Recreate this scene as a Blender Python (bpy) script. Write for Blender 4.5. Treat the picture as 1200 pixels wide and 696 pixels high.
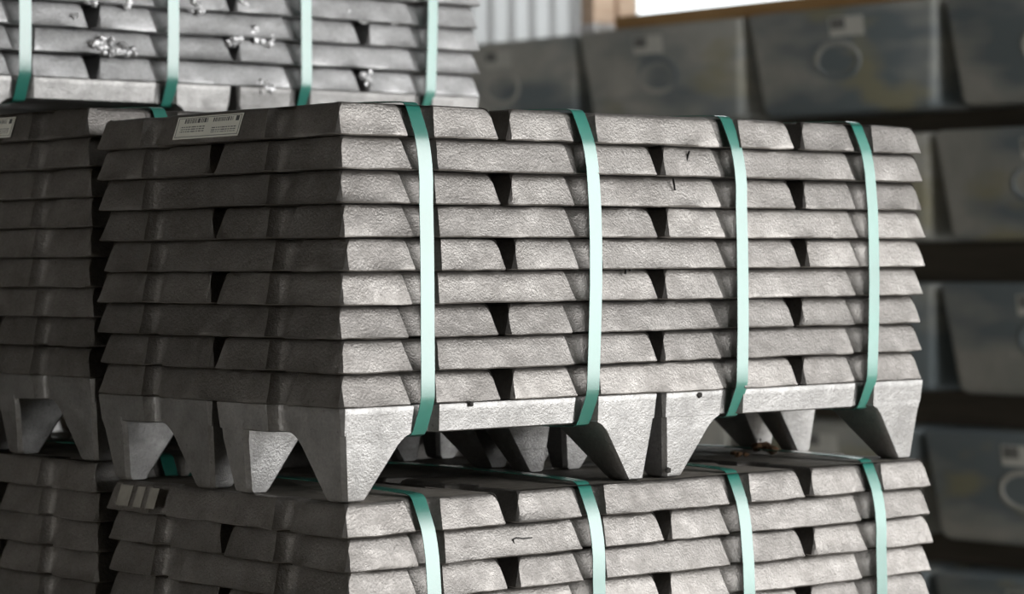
import bpy, bmesh, math, random
from mathutils import Vector, Matrix, noise

R = random.Random(7)
for o in list(bpy.data.objects):
    bpy.data.objects.remove(o)
S = bpy.context.scene
C = S.collection

# ------------------------------------------------------------------ camera, world, light, exposure
FLOOR = 0.925                      # height of the front bundle's lowest plain layer above the floor
FPX = 3093.4                       # focal length in pixels of the 1200 px wide frame
yaw, pitch, roll = 0.71346, -0.0134, -0.0056
fwd = Vector((math.sin(yaw) * math.cos(pitch), math.cos(yaw) * math.cos(pitch), math.sin(pitch)))
rgt = Vector((math.cos(yaw), -math.sin(yaw), 0))
upv = rgt.cross(fwd)
rgt, upv = (math.cos(roll) * rgt + math.sin(roll) * upv), (-math.sin(roll) * rgt + math.cos(roll) * upv)
cam_d = bpy.data.cameras.new('camera')
cam = bpy.data.objects.new('camera', cam_d)
C.objects.link(cam)
CAM = Vector((-1.60905, -2.12174, 0.14716 + FLOOR))
M3 = Matrix((rgt, upv, -fwd)).transposed()
cam.matrix_world = Matrix.Translation(CAM) @ M3.to_4x4()
cam_d.sensor_width = 36
cam_d.lens = FPX / 1200 * 36
cam_d.dof.use_dof = True
cam_d.dof.focus_distance = 2.82
cam_d.dof.aperture_fstop = 6.0
cam_d.clip_start = 0.05
S.camera = cam

S.view_settings.view_transform = 'Standard'
S.view_settings.look = 'None'
S.view_settings.gamma = 1
S.view_settings.use_curve_mapping = False
S.view_settings.exposure = 0.0

w = bpy.data.worlds.new('overcast_sky')
S.world = w
w.use_nodes = True
bg = w.node_tree.nodes['Background']
bg.inputs[0].default_value = (0.97, 0.985, 1.0, 1)
bg.inputs[1].default_value = 3.0

# daylight entering through the big loading door (door_1, in wall_front)
DOOR = (0.9, 4.65, 0.0, 3.5)        # x0, x1, z0, z1
WV = -3.3                          # wall_front
ld = bpy.data.lights.new('door_daylight', 'AREA')
ld.shape = 'RECTANGLE'
ld.size, ld.size_y = DOOR[1] - DOOR[0], DOOR[3] - DOOR[2] - 0.1
ld.energy = 158
ld.color = (1.0, 0.985, 0.96)
lo = bpy.data.objects.new('door_daylight', ld)
C.objects.link(lo)
lo.location = ((DOOR[0] + DOOR[1]) / 2, WV + 0.06, (DOOR[2] + DOOR[3]) / 2 + 0.05)
lo.rotation_euler = (math.radians(90), 0, 0)     # shines towards +Y

# fill light at an added opening, brightening the shaded sides (fill_opening, in wall_left)
FILL_GAP = (-0.4, 1.6, 0.0, 2.25)        # y0, y1, z0, z1
ld2 = bpy.data.lights.new('shade_fill_light', 'AREA')
ld2.shape = 'RECTANGLE'
ld2.size, ld2.size_y = FILL_GAP[1] - FILL_GAP[0], FILL_GAP[3] - 0.1
ld2.energy = 9.5
ld2.color = (1.0, 0.84, 0.60)
lo2 = bpy.data.objects.new('shade_fill_light', ld2)
C.objects.link(lo2)
lo2.location = (-5.0 + 0.06, (FILL_GAP[0] + FILL_GAP[1]) / 2, FILL_GAP[3] / 2 + 0.05)
lo2.rotation_euler = (math.radians(90), 0, math.radians(-90))    # shines towards +X


# ------------------------------------------------------------------ materials
def mat(name):
    m = bpy.data.materials.new(name)
    m.use_nodes = True
    nt = m.node_tree
    return m, nt, nt.nodes['Principled BSDF']


def nd(nt, typ, **kw):
    n = nt.nodes.new(typ)
    for k, v in kw.items():
        setattr(n, k, v)
    return n


def coords(nt, per_object=True):
    tc = nd(nt, 'ShaderNodeTexCoord')
    if not per_object:
        return tc.outputs['Object']
    oi = nd(nt, 'ShaderNodeObjectInfo')
    mul = nd(nt, 'ShaderNodeMath', operation='MULTIPLY')
    mul.inputs[1].default_value = 37.0
    nt.links.new(oi.outputs['Random'], mul.inputs[0])
    add = nd(nt, 'ShaderNodeVectorMath', operation='ADD')
    nt.links.new(tc.outputs['Object'], add.inputs[0])
    nt.links.new(mul.outputs[0], add.inputs[1])
    return add.outputs[0]


def noise_n(nt, vec, scale, detail=3, rough=0.55, stretch=None):
    if stretch:
        mp = nd(nt, 'ShaderNodeMapping')
        mp.inputs['Scale'].default_value = stretch
        nt.links.new(vec, mp.inputs[0])
        vec = mp.outputs[0]
    n = nd(nt, 'ShaderNodeTexNoise')
    n.inputs['Scale'].default_value = scale
    n.inputs['Detail'].default_value = detail
    n.inputs['Roughness'].default_value = rough
    nt.links.new(vec, n.inputs['Vector'])
    return n.outputs['Fac']


def ramp(nt, fac, stops):
    r = nd(nt, 'ShaderNodeValToRGB')
    el = r.color_ramp.elements
    while len(el) < len(stops):
        el.new(0.5)
    for e, (p, c) in zip(el, stops):
        e.position = p
        e.color = (*c, 1)
    nt.links.new(fac, r.inputs[0])
    return r.outputs[0]


def mix(nt, a, b, fac, mode='MIX'):
    m = nd(nt, 'ShaderNodeMix', data_type='RGBA', blend_type=mode)
    for sock, v in ((0, fac), (6, a), (7, b)):
        if isinstance(v, (int, float)):
            m.inputs[sock].default_value = v
        elif isinstance(v, tuple):
            m.inputs[sock].default_value = (*v, 1)
        else:
            nt.links.new(v, m.inputs[sock])
    return m.outputs[2]


def bump(nt, h, strength, dist, prev=None):
    b = nd(nt, 'ShaderNodeBump')
    b.inputs['Strength'].default_value = strength
    b.inputs['Distance'].default_value = dist
    nt.links.new(h, b.inputs['Height'])
    if prev:
        nt.links.new(prev, b.inputs['Normal'])
    return b.outputs[0]


def zinc_material(name, lo_c, hi_c, metallic, rough, fine):
    m, nt, p = mat(name)
    v = coords(nt)
    big = noise_n(nt, v, 22, 4, 0.6)
    col = ramp(nt, big, [(0.3, lo_c), (0.7, hi_c)])
    grain = ramp(nt, noise_n(nt, v, 260, 3, 0.7), [(0.32, (0.86,) * 3), (0.68, (1.10,) * 3)])
    col = mix(nt, col, grain, 1.0, 'MULTIPLY')
    # small darker oxide freckles
    fr = noise_n(nt, v, 190, 2, 0.6)
    frk = ramp(nt, fr, [(0.66, (0, 0, 0)), (0.78, (1, 1, 1))])
    col = mix(nt, col, tuple(c * 0.62 for c in lo_c), frk)
    oi = nd(nt, 'ShaderNodeObjectInfo')
    mr = nd(nt, 'ShaderNodeMapRange')
    mr.inputs[3].default_value = 0.78
    mr.inputs[4].default_value = 1.12
    nt.links.new(oi.outputs['Random'], mr.inputs[0])
    cmb = nd(nt, 'ShaderNodeCombineColor')
    for i in range(3):
        nt.links.new(mr.outputs[0], cmb.inputs[i])
    col = mix(nt, col, cmb.outputs[0], 1.0, 'MULTIPLY')
    nt.links.new(col, p.inputs['Base Color'])
    p.inputs['Metallic'].default_value = metallic
    rg = ramp(nt, noise_n(nt, v, 60, 3), [(0.3, (rough - .08,) * 3), (0.7, (rough + .1,) * 3)])
    nt.links.new(rg, p.inputs['Roughness'])
    n1 = bump(nt, noise_n(nt, v, 70, 3, 0.6), 0.32, 0.002)
    n2 = bump(nt, noise_n(nt, v, 400, 3, 0.6), fine, 0.0018, n1)
    nt.links.new(n2, p.inputs['Normal'])
    return m


ZINC = zinc_material('cast_zinc', (0.264, 0.249, 0.235), (0.364, 0.347, 0.331), 0.85, 0.49, 0.45)
ZBASE = zinc_material('cast_zinc_smooth', (0.32, 0.314, 0.307), (0.44, 0.433, 0.426), 0.8, 0.48, 0.4)
ZLIGHTENED = zinc_material('lightened_zinc', (0.37, 0.37, 0.372), (0.52, 0.52, 0.525), 0.82, 0.49, 0.45)  # lighter zinc copy; its tone makes up for weak light on the upper bundle
SPLASH = zinc_material('bright_spatter', (0.75, 0.75, 0.76), (0.92, 0.92, 0.92), 0.6, 0.3, 0.5)


def strap_material():
    m, nt, p = mat('green_polyester_strap')
    v = coords(nt)
    f = noise_n(nt, v, 9, 3)
    col = ramp(nt, f, [(0.3, (0.025, 0.20, 0.155)), (0.7, (0.05, 0.29, 0.23))])
    nt.links.new(col, p.inputs['Base Color'])
    p.inputs['Roughness'].default_value = 0.3
    p.inputs['IOR'].default_value = 1.6
    p.inputs['Coat Weight'].default_value = 1.0
    p.inputs['Coat Roughness'].default_value = 0.24
    p.inputs['Coat IOR'].default_value = 1.72
    nt.links.new(bump(nt, noise_n(nt, v, 500, 2), 0.1, 0.0005), p.inputs['Normal'])
    return m


STRAP = strap_material()


def simple(name, c0, c1, scale, rough, metallic=0.0, bump_s=0.0, bump_scale=60, bump_d=0.002, stretch=None, per_object=True):
    m, nt, p = mat(name)
    v = coords(nt, per_object)
    nt.links.new(ramp(nt, noise_n(nt, v, scale, 4, 0.6, stretch), [(0.3, c0), (0.7, c1)]), p.inputs['Base Color'])
    p.inputs['Roughness'].default_value = rough
    p.inputs['Metallic'].default_value = metallic
    if bump_s:
        nt.links.new(bump(nt, noise_n(nt, v, bump_scale, 4, 0.6, stretch), bump_s, bump_d), p.inputs['Normal'])
    return m


CONCRETE = simple('concrete_floor', (0.22, 0.195, 0.155), (0.32, 0.285, 0.23), 2.5, 0.8, 0, 0.3, 40, 0.003, None, False)
WALLPAINT = simple('painted_sheet_metal', (0.56, 0.56, 0.56), (0.62, 0.62, 0.62), 1.5, 0.5, 0, 0, stretch=(1, 1, 0.2), per_object=False)
DARKWALL = simple('dull_brown_cladding', (0.05, 0.04, 0.025), (0.075, 0.06, 0.038), 1.2, 0.8, per_object=False)
ROOF = simple('dark_roof_sheet', (0.035, 0.034, 0.03), (0.055, 0.052, 0.047), 1.2, 0.8, per_object=False)
TOPZINC = simple('dull_brown_zinc_top', (0.15, 0.137, 0.12), (0.25, 0.23, 0.205), 45, 0.7, 0.3, 0.5, 300, 0.0015)
STEEL = simple('grey_frame_paint', (0.22, 0.22, 0.22), (0.28, 0.28, 0.28), 5, 0.5)
WOOD = simple('weathered_timber', (0.36, 0.20, 0.075), (0.52, 0.33, 0.14), 6, 0.75, 0, 0.3, 30, 0.002, (8, 0.6, 8))
WOODX = simple('fresh_sawn_timber', (0.78, 0.56, 0.40), (0.88, 0.68, 0.52), 6, 0.75, 0, 0.3, 30, 0.002, (0.6, 8, 8))
WOODD = simple('dark_dunnage_timber', (0.05, 0.042, 0.03), (0.09, 0.075, 0.055), 6, 0.85, 0, 0.3, 30, 0.002, (8, 0.6, 8))
RUST = simple('rusty_debris', (0.10, 0.055, 0.028), (0.26, 0.15, 0.08), 90, 0.9, 0, 0.6, 200, 0.002)
PALE = simple('sunlit_spacer_white', (0.88, 0.86, 0.86), (0.93, 0.92, 0.92), 10, 0.7)  # near-white colour stands in for sunlight on the spacer
INK = simple('black_marker_ink', (0.012, 0.012, 0.012), (0.03, 0.028, 0.026), 40, 0.6)
PIT = simple('painted_pit_shade', (0.012, 0.011, 0.01), (0.05, 0.045, 0.04), 300, 0.9)  # dark colour paints the shade of a hole onto a raised lump


def block_material():
    m, nt, p = mat('dull_zinc_block')
    v = coords(nt)
    a = noise_n(nt, v, 5, 4, 0.6)
    col = ramp(nt, a, [(0.3, (0.36, 0.37, 0.34)), (0.55, (0.50, 0.50, 0.46)), (0.75, (0.60, 0.59, 0.54))])
    b = noise_n(nt, v, 2.3, 3, 0.5, (1, 0.8, 2.4))
    blue = ramp(nt, b, [(0.44, (0, 0, 0)), (0.58, (0.95, 0.95, 0.95))])
    col = mix(nt, col, (0.18, 0.22, 0.24), blue)
    d = noise_n(nt, v, 4.1, 2, 0.5, (1.4, 1, 2))
    ol = ramp(nt, d, [(0.6, (0, 0, 0)), (0.72, (0.8, 0.8, 0.8))])
    col = mix(nt, col, (0.36, 0.34, 0.22), ol)
    nt.links.new(col, p.inputs['Base Color'])
    p.inputs['Metallic'].default_value = 0.1
    p.inputs['Roughness'].default_value = 0.5
    nt.links.new(bump(nt, noise_n(nt, v, 30, 4), 0.3, 0.004), p.inputs['Normal'])
    return m


BLOCK = block_material()


def label_material():
    # flat print: white sheet, thin border rule, two bar-code strips and rows of small type
    m, nt, p = mat('printed_label_paper')
    tc = nd(nt, 'ShaderNodeTexCoord')
    sx = nd(nt, 'ShaderNodeSeparateXYZ')
    nt.links.new(tc.outputs['Generated'], sx.inputs[0])
    U, V = sx.outputs[1], sx.outputs[2]      # plate lies in the YZ plane

    def mth(op, a, b=None):
        n = nd(nt, 'ShaderNodeMath', operation=op)
        for i, x in enumerate((a, b)):
            if x is None:
                continue
            if isinstance(x, (int, float)):
                n.inputs[i].default_value = x
            else:
                nt.links.new(x, n.inputs[i])
        return n.outputs[0]

    def box(u0, u1, v0, v1):
        a = mth('MULTIPLY', mth('GREATER_THAN', U, u0), mth('LESS_THAN', U, u1))
        b = mth('MULTIPLY', mth('GREATER_THAN', V, v0), mth('LESS_THAN', V, v1))
        return mth('MULTIPLY', a, b)

    def stripes(x, freq, seed, thr):
        n = nd(nt, 'ShaderNodeTexNoise', noise_dimensions='1D')
        n.inputs['Scale'].default_value = freq
        n.inputs['Detail'].default_value = 0
        nt.links.new(mth('ADD', x, seed), n.inputs['W'])
        return mth('GREATER_THAN', n.outputs['Fac'], thr)

    bars = stripes(U, 90, 3.0, 0.48)
    ink = mth('MULTIPLY', bars, mth('ADD', box(0.14, 0.44, 0.70, 0.88), box(0.52, 0.88, 0.70, 0.90)))
    typ = mth('MULTIPLY', stripes(U, 60, 9.0, 0.42), mth('GREATER_THAN', mth('SINE', mth('MULTIPLY', V, 62)), 0.1))
    area = mth('ADD', box(0.07, 0.44, 0.22, 0.46), box(0.55, 0.92, 0.28, 0.60))
    ink = mth('ADD', ink, mth('MULTIPLY', mth('MULTIPLY', typ, area), 0.85))
    rule = mth('SUBTRACT', box(0.02, 0.98, 0.08, 0.95), box(0.03, 0.97, 0.115, 0.92))
    ink = mth('ADD', ink, mth('MULTIPLY', rule, 0.7))
    ink = mth('ADD', ink, box(0.05, 0.10, 0.68, 0.9))
    ink = mth('MINIMUM', ink, 0.95)
    nt.links.new(mix(nt, (0.86, 0.86, 0.78), (0.05, 0.055, 0.06), ink), p.inputs['Base Color'])
    p.inputs['Roughness'].default_value = 0.6
    return m


LABEL = label_material()
TAGPAPER = simple('faded_tag_paper', (0.6, 0.61, 0.56), (0.7, 0.7, 0.65), 30, 0.7)
TAGPRINT = simple('faded_tag_print', (0.16, 0.165, 0.16), (0.22, 0.22, 0.21), 60, 0.7)
RESIDUE = simple('faded_label_residue', (0.30, 0.285, 0.25), (0.42, 0.40, 0.35), 60, 0.8)


def glass_material():
    m, nt, p = mat('window_glass')
    nt.nodes.remove(p)
    out = nt.nodes['Material Output']
    t = nd(nt, 'ShaderNodeBsdfTransparent')
    t.inputs[0].default_value = (0.94, 0.96, 0.96, 1)
    g = nd(nt, 'ShaderNodeBsdfGlossy')
    g.inputs['Roughness'].default_value = 0.02
    mx = nd(nt, 'ShaderNodeMixShader')
    mx.inputs[0].default_value = 0.05
    nt.links.new(t.outputs[0], mx.inputs[1])
    nt.links.new(g.outputs[0], mx.inputs[2])
    nt.links.new(mx.outputs[0], out.inputs[0])
    return m


GLASS = glass_material()


# ------------------------------------------------------------------ helpers
def link(name, me, parent=None, loc=(0, 0, 0), rot=(0, 0, 0)):
    o = bpy.data.objects.new(name, me)
    C.objects.link(o)
    o.parent = parent
    o.location = loc
    o.rotation_euler = rot
    return o


def tag(o, label=None, cat=None, group=None, kind=None):
    for k, v in (('label', label), ('category', cat), ('group', group), ('kind', kind)):
        if v:
            o[k] = v
    return o


def finish(bm, name, m, smooth=None):
    bmesh.ops.recalc_face_normals(bm, faces=bm.faces)
    me = bpy.data.meshes.new(name)
    bm.to_mesh(me)
    bm.free()
    me.materials.append(m)
    if smooth is not None:
        for p in me.polygons:
            p.use_smooth = True
        me.set_sharp_from_angle(angle=math.radians(smooth))
    return me


def add_box(bm, x0, x1, y0, y1, z0, z1, bev=0.0):
    r = bmesh.ops.create_cube(bm, size=1)
    for v in r['verts']:
        v.co = Vector(((x0 + x1) / 2 + v.co.x * (x1 - x0), (y0 + y1) / 2 + v.co.y * (y1 - y0), (z0 + z1) / 2 + v.co.z * (z1 - z0)))
    if bev:
        es = list({e for v in r['verts'] for e in v.link_edges})
        bmesh.ops.bevel(bm, geom=es, offset=bev, segments=2, affect='EDGES', profile=0.6)


def box_mesh(name, m, x0, x1, y0, y1, z0, z1, bev=0.0):
    bm = bmesh.new()
    add_box(bm, x0, x1, y0, y1, z0, z1, bev)
    return finish(bm, name, m)


def nz(p, s, seed):
    return noise.noise(Vector(p) * s + Vector((seed * 7.3, seed * 3.1, seed * 5.7)))


# ------------------------------------------------------------------ the setting
X0, X1, Y0, Y1, ZC = -5.0, 4.7, WV, 4.78, 4.4
tag(link('floor', box_mesh('floor', CONCRETE, X0 - .2, X1 + .2, Y0 - .2, Y1 + .2, -0.2, 0)), kind='structure')
tag(link('ceiling', box_mesh('ceiling', ROOF, X0 - .2, X1 + .2, Y0 - .2, Y1 + .2, ZC, ZC + 0.2)), kind='structure')
bm = bmesh.new()
add_box(bm, X0 - .2, X0, Y0 - .2, FILL_GAP[0], 0, ZC)
add_box(bm, X0 - .2, X0, FILL_GAP[1], Y1 + .2, 0, ZC)
add_box(bm, X0 - .2, X0, FILL_GAP[0], FILL_GAP[1], FILL_GAP[3], ZC)
tag(link('wall_left', finish(bm, 'wall_left', DARKWALL)), kind='structure')


def corrugated(name, x0, x1, y, z0, z1):
    bm = bmesh.new()
    prof = []
    x = x0
    pit, dep = 0.095, 0.022
    while x < x1:
        for dx, dy in ((0, 0), (0.058, 0), (0.068, dep), (0.085, dep)):
            if x + dx < x1:
                prof.append((x + dx, y + dy))
        x += pit
    prof.append((x1, y))
    prof += [(x1, y + 0.2), (x0, y + 0.2)]
    lo_ = [bm.verts.new((a, b, z0)) for a, b in prof]
    hi_ = [bm.verts.new((a, b, z1)) for a, b in prof]
    n = len(prof)
    for i in range(n):
        j = (i + 1) % n
        bm.faces.new((lo_[i], lo_[j], hi_[j], hi_[i]))
    bm.faces.new(lo_)
    bm.faces.new(hi_)
    return finish(bm, name, WALLPAINT)


tag(link('wall_back', corrugated('wall_back', 2.2, X1 + .2, Y1, 0, ZC)), kind='structure')
tag(link('wall_back', box_mesh('wall_back', DARKWALL, X0 - .2, 2.2, Y1, Y1 + .2, 0, ZC)), kind='structure')  # unseen dark stretch, added to keep bright reflections off the shaded bundle faces

WIN = (1.6, 4.70, 1.55, 3.1)       # window_1 opening in wall_right: y0, y1, z0, z1
bm = bmesh.new()
add_box(bm, X1, X1 + .2, Y0 - .2, WIN[0], 0, ZC)
add_box(bm, X1, X1 + .2, WIN[1], Y1, 0, ZC)
add_box(bm, X1, X1 + .2, WIN[0], WIN[1], 0, WIN[2])
add_box(bm, X1, X1 + .2, WIN[0], WIN[1], WIN[3], ZC)
tag(link('wall_right', finish(bm, 'wall_right', WALLPAINT)), kind='structure')

bm = bmesh.new()
for a, b, c, d in ((WIN[0], WIN[1], WIN[2], WIN[2] + .05), (WIN[0], WIN[1], WIN[3] - .05, WIN[3]),
                   (WIN[0], WIN[0] + .05, WIN[2] + .05, WIN[3] - .05), (WIN[1] - .05, WIN[1], WIN[2] + .05, WIN[3] - .05)):
    add_box(bm, X1 + .05, X1 + .12, a, b, c, d)
win = tag(link('window_1', finish(bm, 'window_frame', STEEL)), kind='structure')
link('window_pane', box_mesh('window_pane', GLASS, X1 + .08, X1 + .085, WIN[0] + .05, WIN[1] - .05, WIN[2] + .05, WIN[3] - .05), win)

bm = bmesh.new()
add_box(bm, X0, DOOR[0], WV - .2, WV, 0, ZC)
add_box(bm, DOOR[0], X1 + .2, WV - .2, WV, DOOR[3], ZC)
tag(link('wall_front', finish(bm, 'wall_front', DARKWALL)), kind='structure')
bm = bmesh.new()
add_box(bm, DOOR[0], DOOR[0] + .08, WV - .15, WV + .03, 0, DOOR[3])
add_box(bm, DOOR[0] + .08, X1, WV - .15, WV + .03, DOOR[3] - .08, DOOR[3])
add_box(bm, X1 - .08, X1, WV - .15, WV + .03, 0, DOOR[3] - .08)
tag(link('door_1', finish(bm, 'door_frame', STEEL)), kind='structure')
bm = bmesh.new()
add_box(bm, X0 - .15, X0 + .03, FILL_GAP[0], FILL_GAP[0] + .08, 0, FILL_GAP[3])
add_box(bm, X0 - .15, X0 + .03, FILL_GAP[0] + .08, FILL_GAP[1] - .08, FILL_GAP[3] - .08, FILL_GAP[3])
add_box(bm, X0 - .15, X0 + .03, FILL_GAP[1] - .08, FILL_GAP[1], 0, FILL_GAP[3])
tag(link('fill_opening', finish(bm, 'door_frame', STEEL)), kind='structure')  # frame of the opening added for the fill light

# ------------------------------------------------------------------ ingots
H = 0.03457           # layer pitch
IH = 0.0337           # ingot height
A, B = 0.900, 0.460   # bundle footprint
LXL, LYL = 0.4465, 0.2255     # ingot lying along the long side of the bundle
LXC, LYC = 0.2165, 0.459      # ingot lying across


def outline(lx, ly, depth=0.0125, wdt=0.031):
    """wide (lower) outline of an ingot with strap grooves, centred; returns (x, y, inward normal hints)"""
    hx, hy = lx / 2, ly / 2

    def side_notches(l):
        return [0.1105, l - 0.1105] if l > 0.3 else [l / 2]
    pts = []

    def edge(p, d, nrm, l):
        q = [(0.0045, 0.0), ]
        for c in side_notches(l):
            q += [(c - wdt / 2 - 0.002, 0), (c - wdt / 2 + 0.004, depth * 0.85), (c - wdt / 2 + 0.007, depth),
                  (c + wdt / 2 - 0.007, depth), (c + wdt / 2 - 0.004, depth * 0.85), (c + wdt / 2 + 0.002, 0)]
        q += [(l - 0.0045, 0.0)]
        # subdivide
        out = [q[0]]
        for a, b in zip(q, q[1:]):
            n = max(1, int((b[0] - a[0]) / 0.012))
            for k in range(1, n + 1):
                out.append((a[0] + (b[0] - a[0]) * k / n, a[1] + (b[1] - a[1]) * k / n))
        for t, s in out:
            pts.append(Vector((p[0] + d[0] * t + nrm[0] * s, p[1] + d[1] * t + nrm[1] * s)))
    edge((-hx, -hy), (1, 0), (0, 1), lx)
    edge((hx, -hy), (0, 1), (-1, 0), ly)
    edge((hx, hy), (-1, 0), (0, -1), lx)
    edge((-hx, hy), (0, -1), (1, 0), ly)
    return pts


def inset(pts, d):
    n = len(pts)
    out = []
    for i in range(n):
        a, b, c = pts[i - 1], pts[i], pts[(i + 1) % n]
        e1, e2 = (b - a).normalized(), (c - b).normalized()
        n1, n2 = Vector((-e1.y, e1.x)), Vector((-e2.y, e2.x))
        m = (n1 + n2)
        k = m.length_squared
        off = m * (2 * d / k) if k > 0.6 else m.normalized() * d * 1.4
        out.append(b + off)
    return out


def ring_loft(bm, rings, cap0=True, cap1=True):
    vs = [[bm.verts.new(p) for p in r] for r in rings]
    n = len(rings[0])
    for a, b in zip(vs, vs[1:]):
        for i in range(n):
            j = (i + 1) % n
            bm.faces.new((a[i], a[j], b[j], b[i]))
    if cap0:
        bm.faces.new(vs[0][::-1])
    if cap1:
        bm.faces.new(vs[-1])
    return vs


def ingot_mesh(lx, ly, seed, m=None):
    base = outline(lx, ly)
    rings = []
    prof = [(0.0, 0.0012, 0.7), (0.0013, 0.0, 1.3), (0.0045, 0.0013, 0.7), (0.013, 0.0042, .6), (0.022, 0.0074, .6),
            (0.0292, 0.0100, .6), (0.0322, 0.0120, .8), (IH, 0.0158, .6)]
    for z, d, amp in prof:
        r = []
        for p in inset(base, d):
            q = Vector((p.x, p.y, z * 1.6))
            k = nz(q, 28, seed) * 0.0018 * amp + nz(q, 90, seed + 5) * 0.0013 * amp
            dirv = Vector((p.x / (lx / 2), p.y / (ly / 2)))
            if abs(dirv.x) > abs(dirv.y):
                dirv = Vector((math.copysign(1, dirv.x), 0))
            else:
                dirv = Vector((0, math.copysign(1, dirv.y)))
            zz = z + (nz(q, 18, seed + 9) * 0.0009 if z > 0.03 else 0) + (nz(q, 40, seed + 2) * 0.0012 if z < 0.004 else 0)
            r.append((p.x + dirv.x * k, p.y + dirv.y * k, zz))
        rings.append(r)
    bm = bmesh.new()
    ring_loft(bm, rings)
    bm.faces.ensure_lookup_table()
    bm.faces[-1].material_index = 1        # flat upper side, duller and browner than the sides
    me = finish(bm, 'ingot', m or ZINC, 38)
    me.materials.append(TOPZINC)
    return me


LEG = 0.0972


def base_ingot_mesh(lx, ly, seed):
    """the footed bottom ingot: a grooved slab, wide side up, on four tapering legs"""
    base = outline(lx, ly, 0.0115, 0.030)
    bm = bmesh.new()
    rings = []
    for z, d in ((-0.0300, 0.0065), (-0.0285, 0.0036), (-0.018, 0.0023), (-0.008, 0.0010), (-0.002, 0.0002), (-0.0006, 0.001)):
        r = []
        for p in inset(base, d):
            q = Vector((p.x, p.y, z))
            k = nz(q, 25, seed) * 0.0003
            r.append((p.x * (1 + k / lx * 2), p.y * (1 + k / ly * 2), z))
        rings.append(r)
    ring_loft(bm, rings)
    hx, hy = lx / 2, ly / 2
    for sx in (-1, 1):
        for sy in (-1, 1):
            lr = []
            # (z, outer inset, reach along x, reach along y)
            for z, o, ax, ay in ((-0.0245, 0.0031, 0.0905, 0.090), (-0.029, 0.0037, 0.0965, 0.0945),
                                 (-0.033, 0.0042, 0.0885, 0.0875), (-0.040, 0.0051, 0.0805, 0.0805), (-0.092, 0.0117, 0.0435, 0.0480),
                                 (-0.0955, 0.0125, 0.0410, 0.0455), (-LEG, 0.0150, 0.0385, 0.0430)):
                x_o, x_i = hx - o + 0.0002, hx - ax
                y_o, y_i = hy - o + 0.0002, hy - ay
                if sy > 0:             # the far pair of feet is narrow, with an upright inner face
                    y_o, y_i = hy - o * 1.6 + 0.0018, hy - 0.052 + max(0, -z - 0.033) * 0.09
                c = 0.0045
                quad = [(x_o - c, y_o), (x_i + c, y_o), (x_i, y_o - c), (x_i, y_i + c), (x_i + c, y_i), (x_o - c, y_i), (x_o, y_i + c), (x_o, y_o - c)]
                jig = nz((sx, sy, z * 30), 3, seed) * 0.0012
                lr.append([((x + jig) * sx, (y + jig) * sy, z) for x, y in quad])
            ring_loft(bm, lr)
    return finish(bm, 'base_ingot', ZBASE, 38)


NV = 7
INGOT_L = [ingot_mesh(LXL, LYL, 1 + k) for k in range(NV)]
INGOT_C = [ingot_mesh(LXC, LYC, 31 + k) for k in range(NV)]
INGOT_LB = [ingot_mesh(LXL, LYL, 1 + k, ZLIGHTENED) for k in range(NV)]
INGOT_CB = [ingot_mesh(LXC, LYC, 31 + k, ZLIGHTENED) for k in range(NV)]
BASES = [base_ingot_mesh(LXL, LYL, 61 + k) for k in range(3)]


def strap_mesh(seed):
    rr = random.Random(seed)
    b = rr.uniform(-0.0015, 0.002)
    front = [(0.120, 0.3165), (0.060, 0.3150), (0.030, 0.3135), (0.0235, 0.3120), (0.0200, 0.3090), (0.0125, 0.2945), (0.0055, 0.2795), (0.0035, 0.2725), (0.0014, 0.264),
             (-0.0012, 0.250), (-0.0028, 0.232), (-0.0032 - b, 0.208), (-0.0042 - b, 0.17), (-0.0042 - b, 0.12), (-0.0034 - b * .5, 0.07), (-0.0022, 0.03),
             (-0.0012, 0.008), (0.0002, 0.001), (0.003, -0.006), (0.012, -0.0265), (0.0155, -0.0312), (0.021, -0.0332), (0.05, -0.0345), (0.12, -0.0355)]
    back = [(B - y, z) for y, z in reversed(front)]
    path = front + [(B / 2, -0.0365)] + back + [(B / 2, 0.3175)]
    n = len(path)
    hw, th = 0.0090, 0.0009
    bm = bmesh.new()
    rows = []
    for i in range(n):
        a, c = Vector(path[i - 1]), Vector(path[(i + 1) % n])
        t = (c - a).normalized()
        nr = Vector((t.y, -t.x))
        p = Vector(path[i])
        z = p.y
        du = 0.0015 * math.sin(z * 9 + seed) + (0.26 - max(0, min(.3, z))) * 0.008 * rr.uniform(-.15, .15)
        rows.append([bm.verts.new((du + s * hw, p.x + nr.x * th * k, p.y + nr.y * th * k)) for s, k in ((-1, 0), (1, 0), (1, 1), (-1, 1))])
    for i in range(n):
        a, c = rows[i], rows[(i + 1) % n]
        for k in range(4):
            bm.faces.new((a[k], a[(k + 1) % 4], c[(k + 1) % 4], c[k]))
    return finish(bm, 'strap', STRAP, 30)


STRAPS = [strap_mesh(s) for s in range(4)]
STRAP_U = (0.1110, 0.3420, 0.5715, 0.7995)


def side_plate(mesh_name, m, y0, y1, z0, z1, off=0.0006):
    """thin sheet lying on the sloping -X face of the topmost ingot (its own y, z range)"""
    bm = bmesh.new()
    sl = (0.0100 - 0.0013) / (0.0292 - 0.0045)
    def X(z):
        return 0.0013 + (z - 0.0045) * sl - 0.0012
    vs = []
    for dx in (0, -0.0004):
        for y, z in ((y0, z0), (y1, z0), (y1, z1), (y0, z1)):
            vs.append(bm.verts.new((X(z) - off + dx, y, z)))
    for f in ((0, 1, 2, 3), (4, 5, 6, 7), (0, 1, 5, 4), (1, 2, 6, 5), (2, 3, 7, 6), (3, 0, 4, 7)):
        bm.faces.new([vs[i] for i in f])
    return finish(bm, mesh_name, m)


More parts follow.
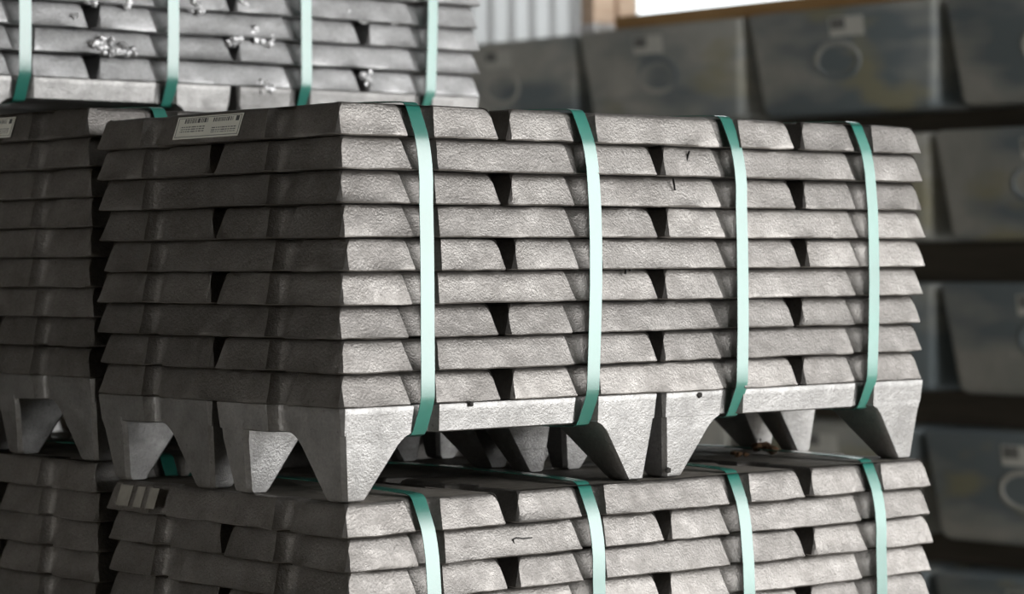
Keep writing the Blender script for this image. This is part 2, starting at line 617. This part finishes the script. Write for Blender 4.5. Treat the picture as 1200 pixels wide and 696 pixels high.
def make_bundle(label, u0, v0, z0, rz, seed, lightened=False, group='strapped zinc ingot bundles stacked three rows deep'):
    rr = random.Random(seed)
    root = bpy.data.objects.new('ingot_bundle', None)
    C.objects.link(root)
    root.empty_display_size = 0.1
    root.location = (u0, v0, z0 + FLOOR)
    root.rotation_euler = (0, 0, rz)
    tag(root, label, 'ingot bundle', group)

    def j(a=0.0022):
        return rr.uniform(-a, a)
    for row in range(1, 10):
        z = (9 - row) * H
        js, jt = j(0.0025), j(0.002)
        if row % 2:
            spots = [('C', LXC / 2, B / 2), ('C', A - LXC / 2, B / 2), ('L', A / 2, LYL / 2), ('L', A / 2, B - LYL / 2)]
        else:
            spots = [('L', LXL / 2, LYL / 2), ('L', A - LXL / 2, LYL / 2), ('L', LXL / 2, B - LYL / 2), ('L', A - LXL / 2, B - LYL / 2)]
        for k, x, y in spots:
            me = rr.choice((INGOT_CB if lightened else INGOT_C) if k == 'C' else (INGOT_LB if lightened else INGOT_L))
            flip = rr.choice((0, math.pi))
            xx = x + js + j(0.0016)
            yy = y + jt + j(0.0022)
            link('ingot', me, root, (xx, yy, z), (0, 0, flip + j(0.0045)))
    for x in (LXL / 2, A - LXL / 2):
        for y in (LYL / 2, B - LYL / 2):
            link('base_ingot', rr.choice(BASES), root, (x + j(0.0015), y + j(0.0015), 0), (0, 0, j(0.003)))
    for i, u in enumerate(STRAP_U):
        link('strap', STRAPS[(i + seed) % 4], root, (u + j(0.002), j(0.0008), 0))['label'] = 'green plastic packing strap'
    return root


LV = 0.4085
main = make_bundle('zinc ingot bundle with green straps and printed paper label, topmost of the front stack', 0, 0, 0, 0, 11)
lower = make_bundle('zinc ingot bundle carrying the feet of the labelled front bundle', 0.004, 0.001, -LV, -0.0115, 12)
make_bundle('zinc ingot bundle on the floor at the bottom of the front stack', 0.0, -0.004, -2 * LV, 0.004, 13)
near = make_bundle('shaded ingot bundle with a paper label, topmost of the middle stack behind the front one', 0.0, 0.476, 0.017, 0.002, 14)
make_bundle('shaded ingot bundle second from top in the middle stack', 0.004, 0.476, 0.017 - LV, -0.004, 15)
make_bundle('ingot bundle on the floor at the bottom of the middle stack', 0.0, 0.476, 0.017 - 2 * LV, 0.0, 16)
high = make_bundle('zinc ingot bundle spattered with bright metal drips, topmost of the tall rear stack', 0.086, 0.953, 0.3975, -0.0105, 17, lightened=True)
make_bundle('ingot bundle under the spattered bundle in the tall rear stack', 0.05, 0.953, 0.3975 - LV, 0.0, 18)
make_bundle('ingot bundle third from top in the tall rear stack', 0.03, 0.953, 0.3975 - 2 * LV, 0.0, 19)
make_bundle('ingot bundle on the floor at the bottom of the tall rear stack', 0.03, 0.953, 0.3975 - 3 * LV, 0.0, 20)

# thin timber skids that level the stacks on the floor (three per stack)
for sname, (sx, sy), zb in (('front', (0, 0), FLOOR - 2 * LV - LEG), ('middle', (0, .476), FLOOR + .017 - 2 * LV - LEG), ('tall rear', (.03, .953), FLOOR + .3975 - 3 * LV - LEG)):
    if zb < 0.002:
        continue
    for cx, wh in ((0.027, 'shaded end'), (0.4485, 'middle'), (0.873, 'aisle end')):
        hw = 0.03 if cx != 0.4485 else 0.05
        k = link('skid_plank', box_mesh('skid_plank', WOODD, -hw, hw, -0.005, 0.465, 0, zb - 0.0002), None, (sx + cx, sy, 0))
        tag(k, 'flat timber skid under the %s of the %s stack' % (wh, sname), 'plank', 'skids under the stacks')


# ------------------------------------------------------------------ labels, marks and spatter on the bundles
def paper(root, y0, y1, z0, z1, name='paper_label', m=LABEL, lab='white printed paper label', off=0.0006):
    me = side_plate(name, m, y0, y1, z0, z1, off)
    o = link(name, me, root, (0, 0, 8 * H))
    o['label'] = lab
    return o


paper(main, 0.178, 0.302, 0.0055, 0.0300)
paper(near, 0.168, 0.30, 0.0050, 0.0295, off=0.0028)
for y0, y1 in ((0.356, 0.374), (0.384, 0.400), (0.410, 0.436)):
    paper(lower, y0, y1, 0.006, 0.0285, 'label_residue', RESIDUE, 'pale streak of torn-off paper label')


def ray(x, y):
    return (fwd + rgt * ((x - 600) / FPX) - upv * ((y - 348) / FPX))


def on_front(x, y, v):
    """point where the sight line of a photo pixel meets the vertical plane Y = v (the lit face of a bundle)"""
    d = ray(x, y)
    t = (v - CAM.y) / d.y
    return CAM + d * t


def scrawl(root, pts, v, rad=0.0007):
    P = [on_front(x, y, v) for x, y in pts]
    rad *= 0.6
    bm = bmesh.new()
    rows = []
    for i, p in enumerate(P):
        a, b = P[max(0, i - 1)], P[min(len(P) - 1, i + 1)]
        t = (b - a).normalized()
        nrm = Vector((t.z, 0, -t.x)) * rad
        rows.append([bm.verts.new(p + nrm), bm.verts.new(p - nrm), bm.verts.new(p - nrm + Vector((0, 0.003, 0))), bm.verts.new(p + nrm + Vector((0, 0.003, 0)))])
    for a, b in zip(rows, rows[1:]):
        for k in range(4):
            bm.faces.new((a[k], a[(k + 1) % 4], b[(k + 1) % 4], b[k]))
    bm.faces.new(rows[0])
    bm.faces.new(rows[-1])
    me = finish(bm, 'marker_scrawl', INK)
    me.transform(root.matrix_basis.inverted())
    link('marker_scrawl', me, root)['label'] = 'black marker scrawl'


def lump(bm, c, r, seed, squash=(1, 1, 1)):
    q = bmesh.ops.create_icosphere(bm, subdivisions=2, radius=1.0)
    for v in q['verts']:
        k = 1 + 0.55 * nz(v.co, 1.6, seed) + 0.25 * nz(v.co, 4.5, seed + 3)
        v.co = Vector(c) + Vector((v.co.x * squash[0], v.co.y * squash[1], v.co.z * squash[2])) * r * k


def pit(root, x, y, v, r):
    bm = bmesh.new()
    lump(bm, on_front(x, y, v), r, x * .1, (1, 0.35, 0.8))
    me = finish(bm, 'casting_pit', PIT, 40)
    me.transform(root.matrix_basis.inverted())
    link('casting_pit', me, root)['label'] = 'dark lump standing in for a casting pit'


bpy.context.view_layer.update()
scrawl(main, [(809, 177), (807, 183), (805, 190), (808, 188)], 0.004)
scrawl(main, [(734, 321), (735, 314), (739, 314), (740, 318)], 0.003)
scrawl(main, [(790, 209), (791, 216), (792, 223)], 0.004, 0.0004)
scrawl(lower, [(606, 645), (603, 638), (602, 632), (607, 630), (615, 631), (624, 630)], 0.0005, 0.0009)
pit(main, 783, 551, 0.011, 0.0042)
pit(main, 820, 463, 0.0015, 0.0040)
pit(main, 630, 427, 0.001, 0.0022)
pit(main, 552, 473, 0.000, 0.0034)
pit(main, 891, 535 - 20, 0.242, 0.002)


def spatter(root, blobs, v):
    for n, (x, y, r) in enumerate(blobs):
        bm = bmesh.new()
        c = on_front(x, y, v)
        rr = random.Random(n * 13 + int(x))
        for k in range(5):
            off = Vector((rr.uniform(-1, 1) * r * 1.1, rr.uniform(-.4, .3) * r, rr.uniform(-.8, .8) * r))
            lump(bm, c + off, r * rr.uniform(0.45, 0.9), n * 5 + k, (1, 0.8, 1))
        me = finish(bm, 'metal_spatter', SPLASH, 60)
        me.transform(root.matrix_basis.inverted())
        link('metal_spatter', me, root)['label'] = 'bright lump of splashed metal'


spatter(high, [(115, 56, .009), (124, 50, .008), (134, 60, .007), (143, 57, .008), (153, 61, .006), (228, 6, .009), (236, 10, .006), (272, 38, .005), (276, 46, .008), (271, 51, .005),
               (299, 37, .008), (304, 45, .006), (316, 49, .007), (428, 88, .008), (432, 97, .006), (305, 103, .011), (315, 107, .008), (425, 24, .006), (440, 25, .006), (463, 27, .005),
               (285, 2, .006), (106, 3, .006), (150, 5, .006), (405, 15, .005), (88, 20, .004)], 0.954)

# ------------------------------------------------------------------ rusty scraps lying on the lower bundle
def on_level(x, y, z):
    d = ray(x, y)
    t = (z - CAM.z) / d.z
    return CAM + d * t


ZT = FLOOR - LV + 8 * H + IH
for n, (x, y, r, lab) in enumerate(((897, 533, .016, 'clump of rusty brown scraps between the feet of the labelled bundle'),
                                    (866, 536, .008, 'small rusty flake beside the clump of rusty scraps'),
                                    (577, 547, .007, 'small tan chip lying deep under the labelled bundle'))):
    c = on_level(x, y, ZT)
    bm = bmesh.new()
    rr = random.Random(n)
    for k in range(7):
        lump(bm, (rr.uniform(-1, 1) * r, rr.uniform(-1, 1) * r, r * (0.25 + rr.uniform(0, .45))), r * rr.uniform(.3, .55), n * 9 + k, (1, 1, .7))
    mz = min(v.co.z for v in bm.verts)
    bmesh.ops.translate(bm, verts=bm.verts, vec=(0, 0, -mz))
    tag(link('rusty_scrap', finish(bm, 'rusty_scrap', RUST, 40), None, (c.x, c.y, ZT + 0.0006)), lab, 'debris', 'scraps on the lower bundle')

# ------------------------------------------------------------------ jumbo zinc blocks stacked against the right wall
BX, BW, BD, BH = 3.20, 0.615, 1.0, 0.258


def block_mesh(seed):
    bm = bmesh.new()
    rr = random.Random(seed)
    rings = []
    for z, o in ((0, 0.046), (0.007, 0.034), (0.02, 0.029), (0.09, 0.021), (0.17, 0.011), (0.245, 0.001), (0.254, 0.003), (BH, 0.012)):
        x0, x1, y0, y1 = o, BD - o, -BW / 2 + o, BW / 2 - o
        c = 0.02
        q = []
        for cx, cy, a0 in ((x1 - c, y1 - c, 0), (x0 + c, y1 - c, 90), (x0 + c, y0 + c, 180), (x1 - c, y0 + c, 270)):
            for k in range(4):
                t = math.radians(a0 + k * 30)
                q.append((cx + c * math.cos(t), cy + c * math.sin(t), z + nz((cx, cy, z), 3, seed) * 0.002))
        rings.append(q)
    ring_loft(bm, rings)
    return finish(bm, 'block_body', BLOCK, 40)


BM = [block_mesh(s) for s in range(3)]


def face_x(z):
    return 0.029 - 0.028 * (z - 0.02) / 0.225


def boss_mesh():
    """shallow raised oval ring cast into the front face"""
    bm = bmesh.new()
    rows = []
    for i in range(28):
        t = 2 * math.pi * i / 28
        r = []
        for dr, dx in ((-0.010, 0.003), (-0.004, -0.0022), (0.004, -0.0022), (0.010, 0.003)):
            y, z = (0.070 + dr) * math.cos(t), 0.128 + (0.043 + dr) * math.sin(t)
            r.append(bm.verts.new((face_x(z) + dx, y, z)))
        rows.append(r)
    for i in range(28):
        a, b = rows[i], rows[(i + 1) % 28]
        for k in range(3):
            bm.faces.new((a[k], a[k + 1], b[k + 1], b[k]))
    return finish(bm, 'cast_ring', BLOCK, 50)


BOSS = boss_mesh()


def tag_mesh(y0, y1, z0, z1, m, nm, off):
    bm = bmesh.new()
    vs = [bm.verts.new((face_x(z) - off + dx, y, z)) for dx in (0, -0.0006) for y, z in ((y0, z0), (y1, z0), (y1, z1), (y0, z1))]
    for f in ((0, 1, 2, 3), (4, 5, 6, 7), (0, 1, 5, 4), (1, 2, 6, 5), (2, 3, 7, 6), (3, 0, 4, 7)):
        bm.faces.new([vs[i] for i in f])
    return finish(bm, nm, m)


TAG = tag_mesh(-0.055, 0.055, 0.185, 0.232, TAGPAPER, 'paper_tag', 0.0005)
TAGB = tag_mesh(0.004, 0.050, 0.203, 0.229, TAGPRINT, 'tag_print', 0.0012)

rows_z = (0.505, 0.190, -0.167, -0.512, -0.845)
row_left = (1.890, 1.915, 1.903, 1.955, 1.93)      # y of the left top corner of the block nearest the camera
cols = ('', 'in the column past the plank end', 'in the column under the middle of the plank', 'in the column under the timber offcuts', 'in the column next to the corrugated wall')
words = ('topmost', 'second', 'third', 'fourth', 'lowest')
for r, (zb, yl) in enumerate(zip(rows_z, row_left)):
    for c in range(1, 5):
        yc = yl - BW / 2 + (c - 1) * 0.634 + R.uniform(-.004, .004)
        root = bpy.data.objects.new('zinc_block', None)
        C.objects.link(root)
        root.location = (BX + R.uniform(-.008, .008), yc, zb + FLOOR)
        root.rotation_euler = (0, 0, R.uniform(-.006, .006))
        tag(root, 'large dull zinc block, %s layer, %s' % (words[r], cols[c]), 'zinc block', 'jumbo zinc blocks stacked by the window wall')
        link('block_body', BM[(r + c) % 3], root)
        dy, dz = R.uniform(-.03, .05), R.uniform(-.01, .004)
        link('cast_ring', BOSS, root, (0, 0.012, 0))
        t = link('paper_tag', TAG, root, (0, dy, 0))
        t['label'] = 'small faded paper tag'
        link('tag_print', TAGB, t)
    # timber dunnage under this layer
    below = (rows_z[r + 1] + BH) if r + 1 < 5 else -FLOOR
    for dx in (0.16, 0.74):
        o = link('dunnage_timber', box_mesh('dunnage_timber', WOODD, 0, 0.10, yl - BW + .02, yl + 3 * 0.634 - .02, below + FLOOR + 0.0005, zb + FLOOR - 0.0005, 0.003), None, (BX + dx, 0, 0))
        tag(o, 'dark timber bearer under the %s edge of the %s layer of zinc blocks' % ('front' if dx < .5 else 'back', words[r]), 'timber', 'timber bearers between block layers')

# timbers lying on top of the blocks
ztop = rows_z[0] + BH + FLOOR
o = link('timber_plank', box_mesh('timber_plank', WOOD, 0.02, 0.17, 1.90, 3.03, ztop + 0.001, ztop + 0.036, 0.003), None, (BX, 0, 0))
tag(o, 'long brown timber plank lying along the top of the zinc blocks', 'plank')
o = link('spacer_strip', box_mesh('spacer_strip', PALE, 0.02, 0.20, 3.112, 3.172, ztop + 0.001, ztop + 0.026, 0.003), None, (BX, 0, 0))
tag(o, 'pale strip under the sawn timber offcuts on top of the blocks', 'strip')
for x0, x1, lab in ((0.02, 0.098, 'sawn timber offcut at the front end of the pale strip'), (0.112, 0.182, 'sawn timber offcut at the back end of the pale strip')):
    o = link('timber_offcut', box_mesh('timber_offcut', WOODX, x0, x1, 3.115, 3.165, ztop + 0.027, ztop + 0.105, 0.003), None, (BX, 0, 0))
    tag(o, lab, 'timber', 'timber offcuts on the blocks')
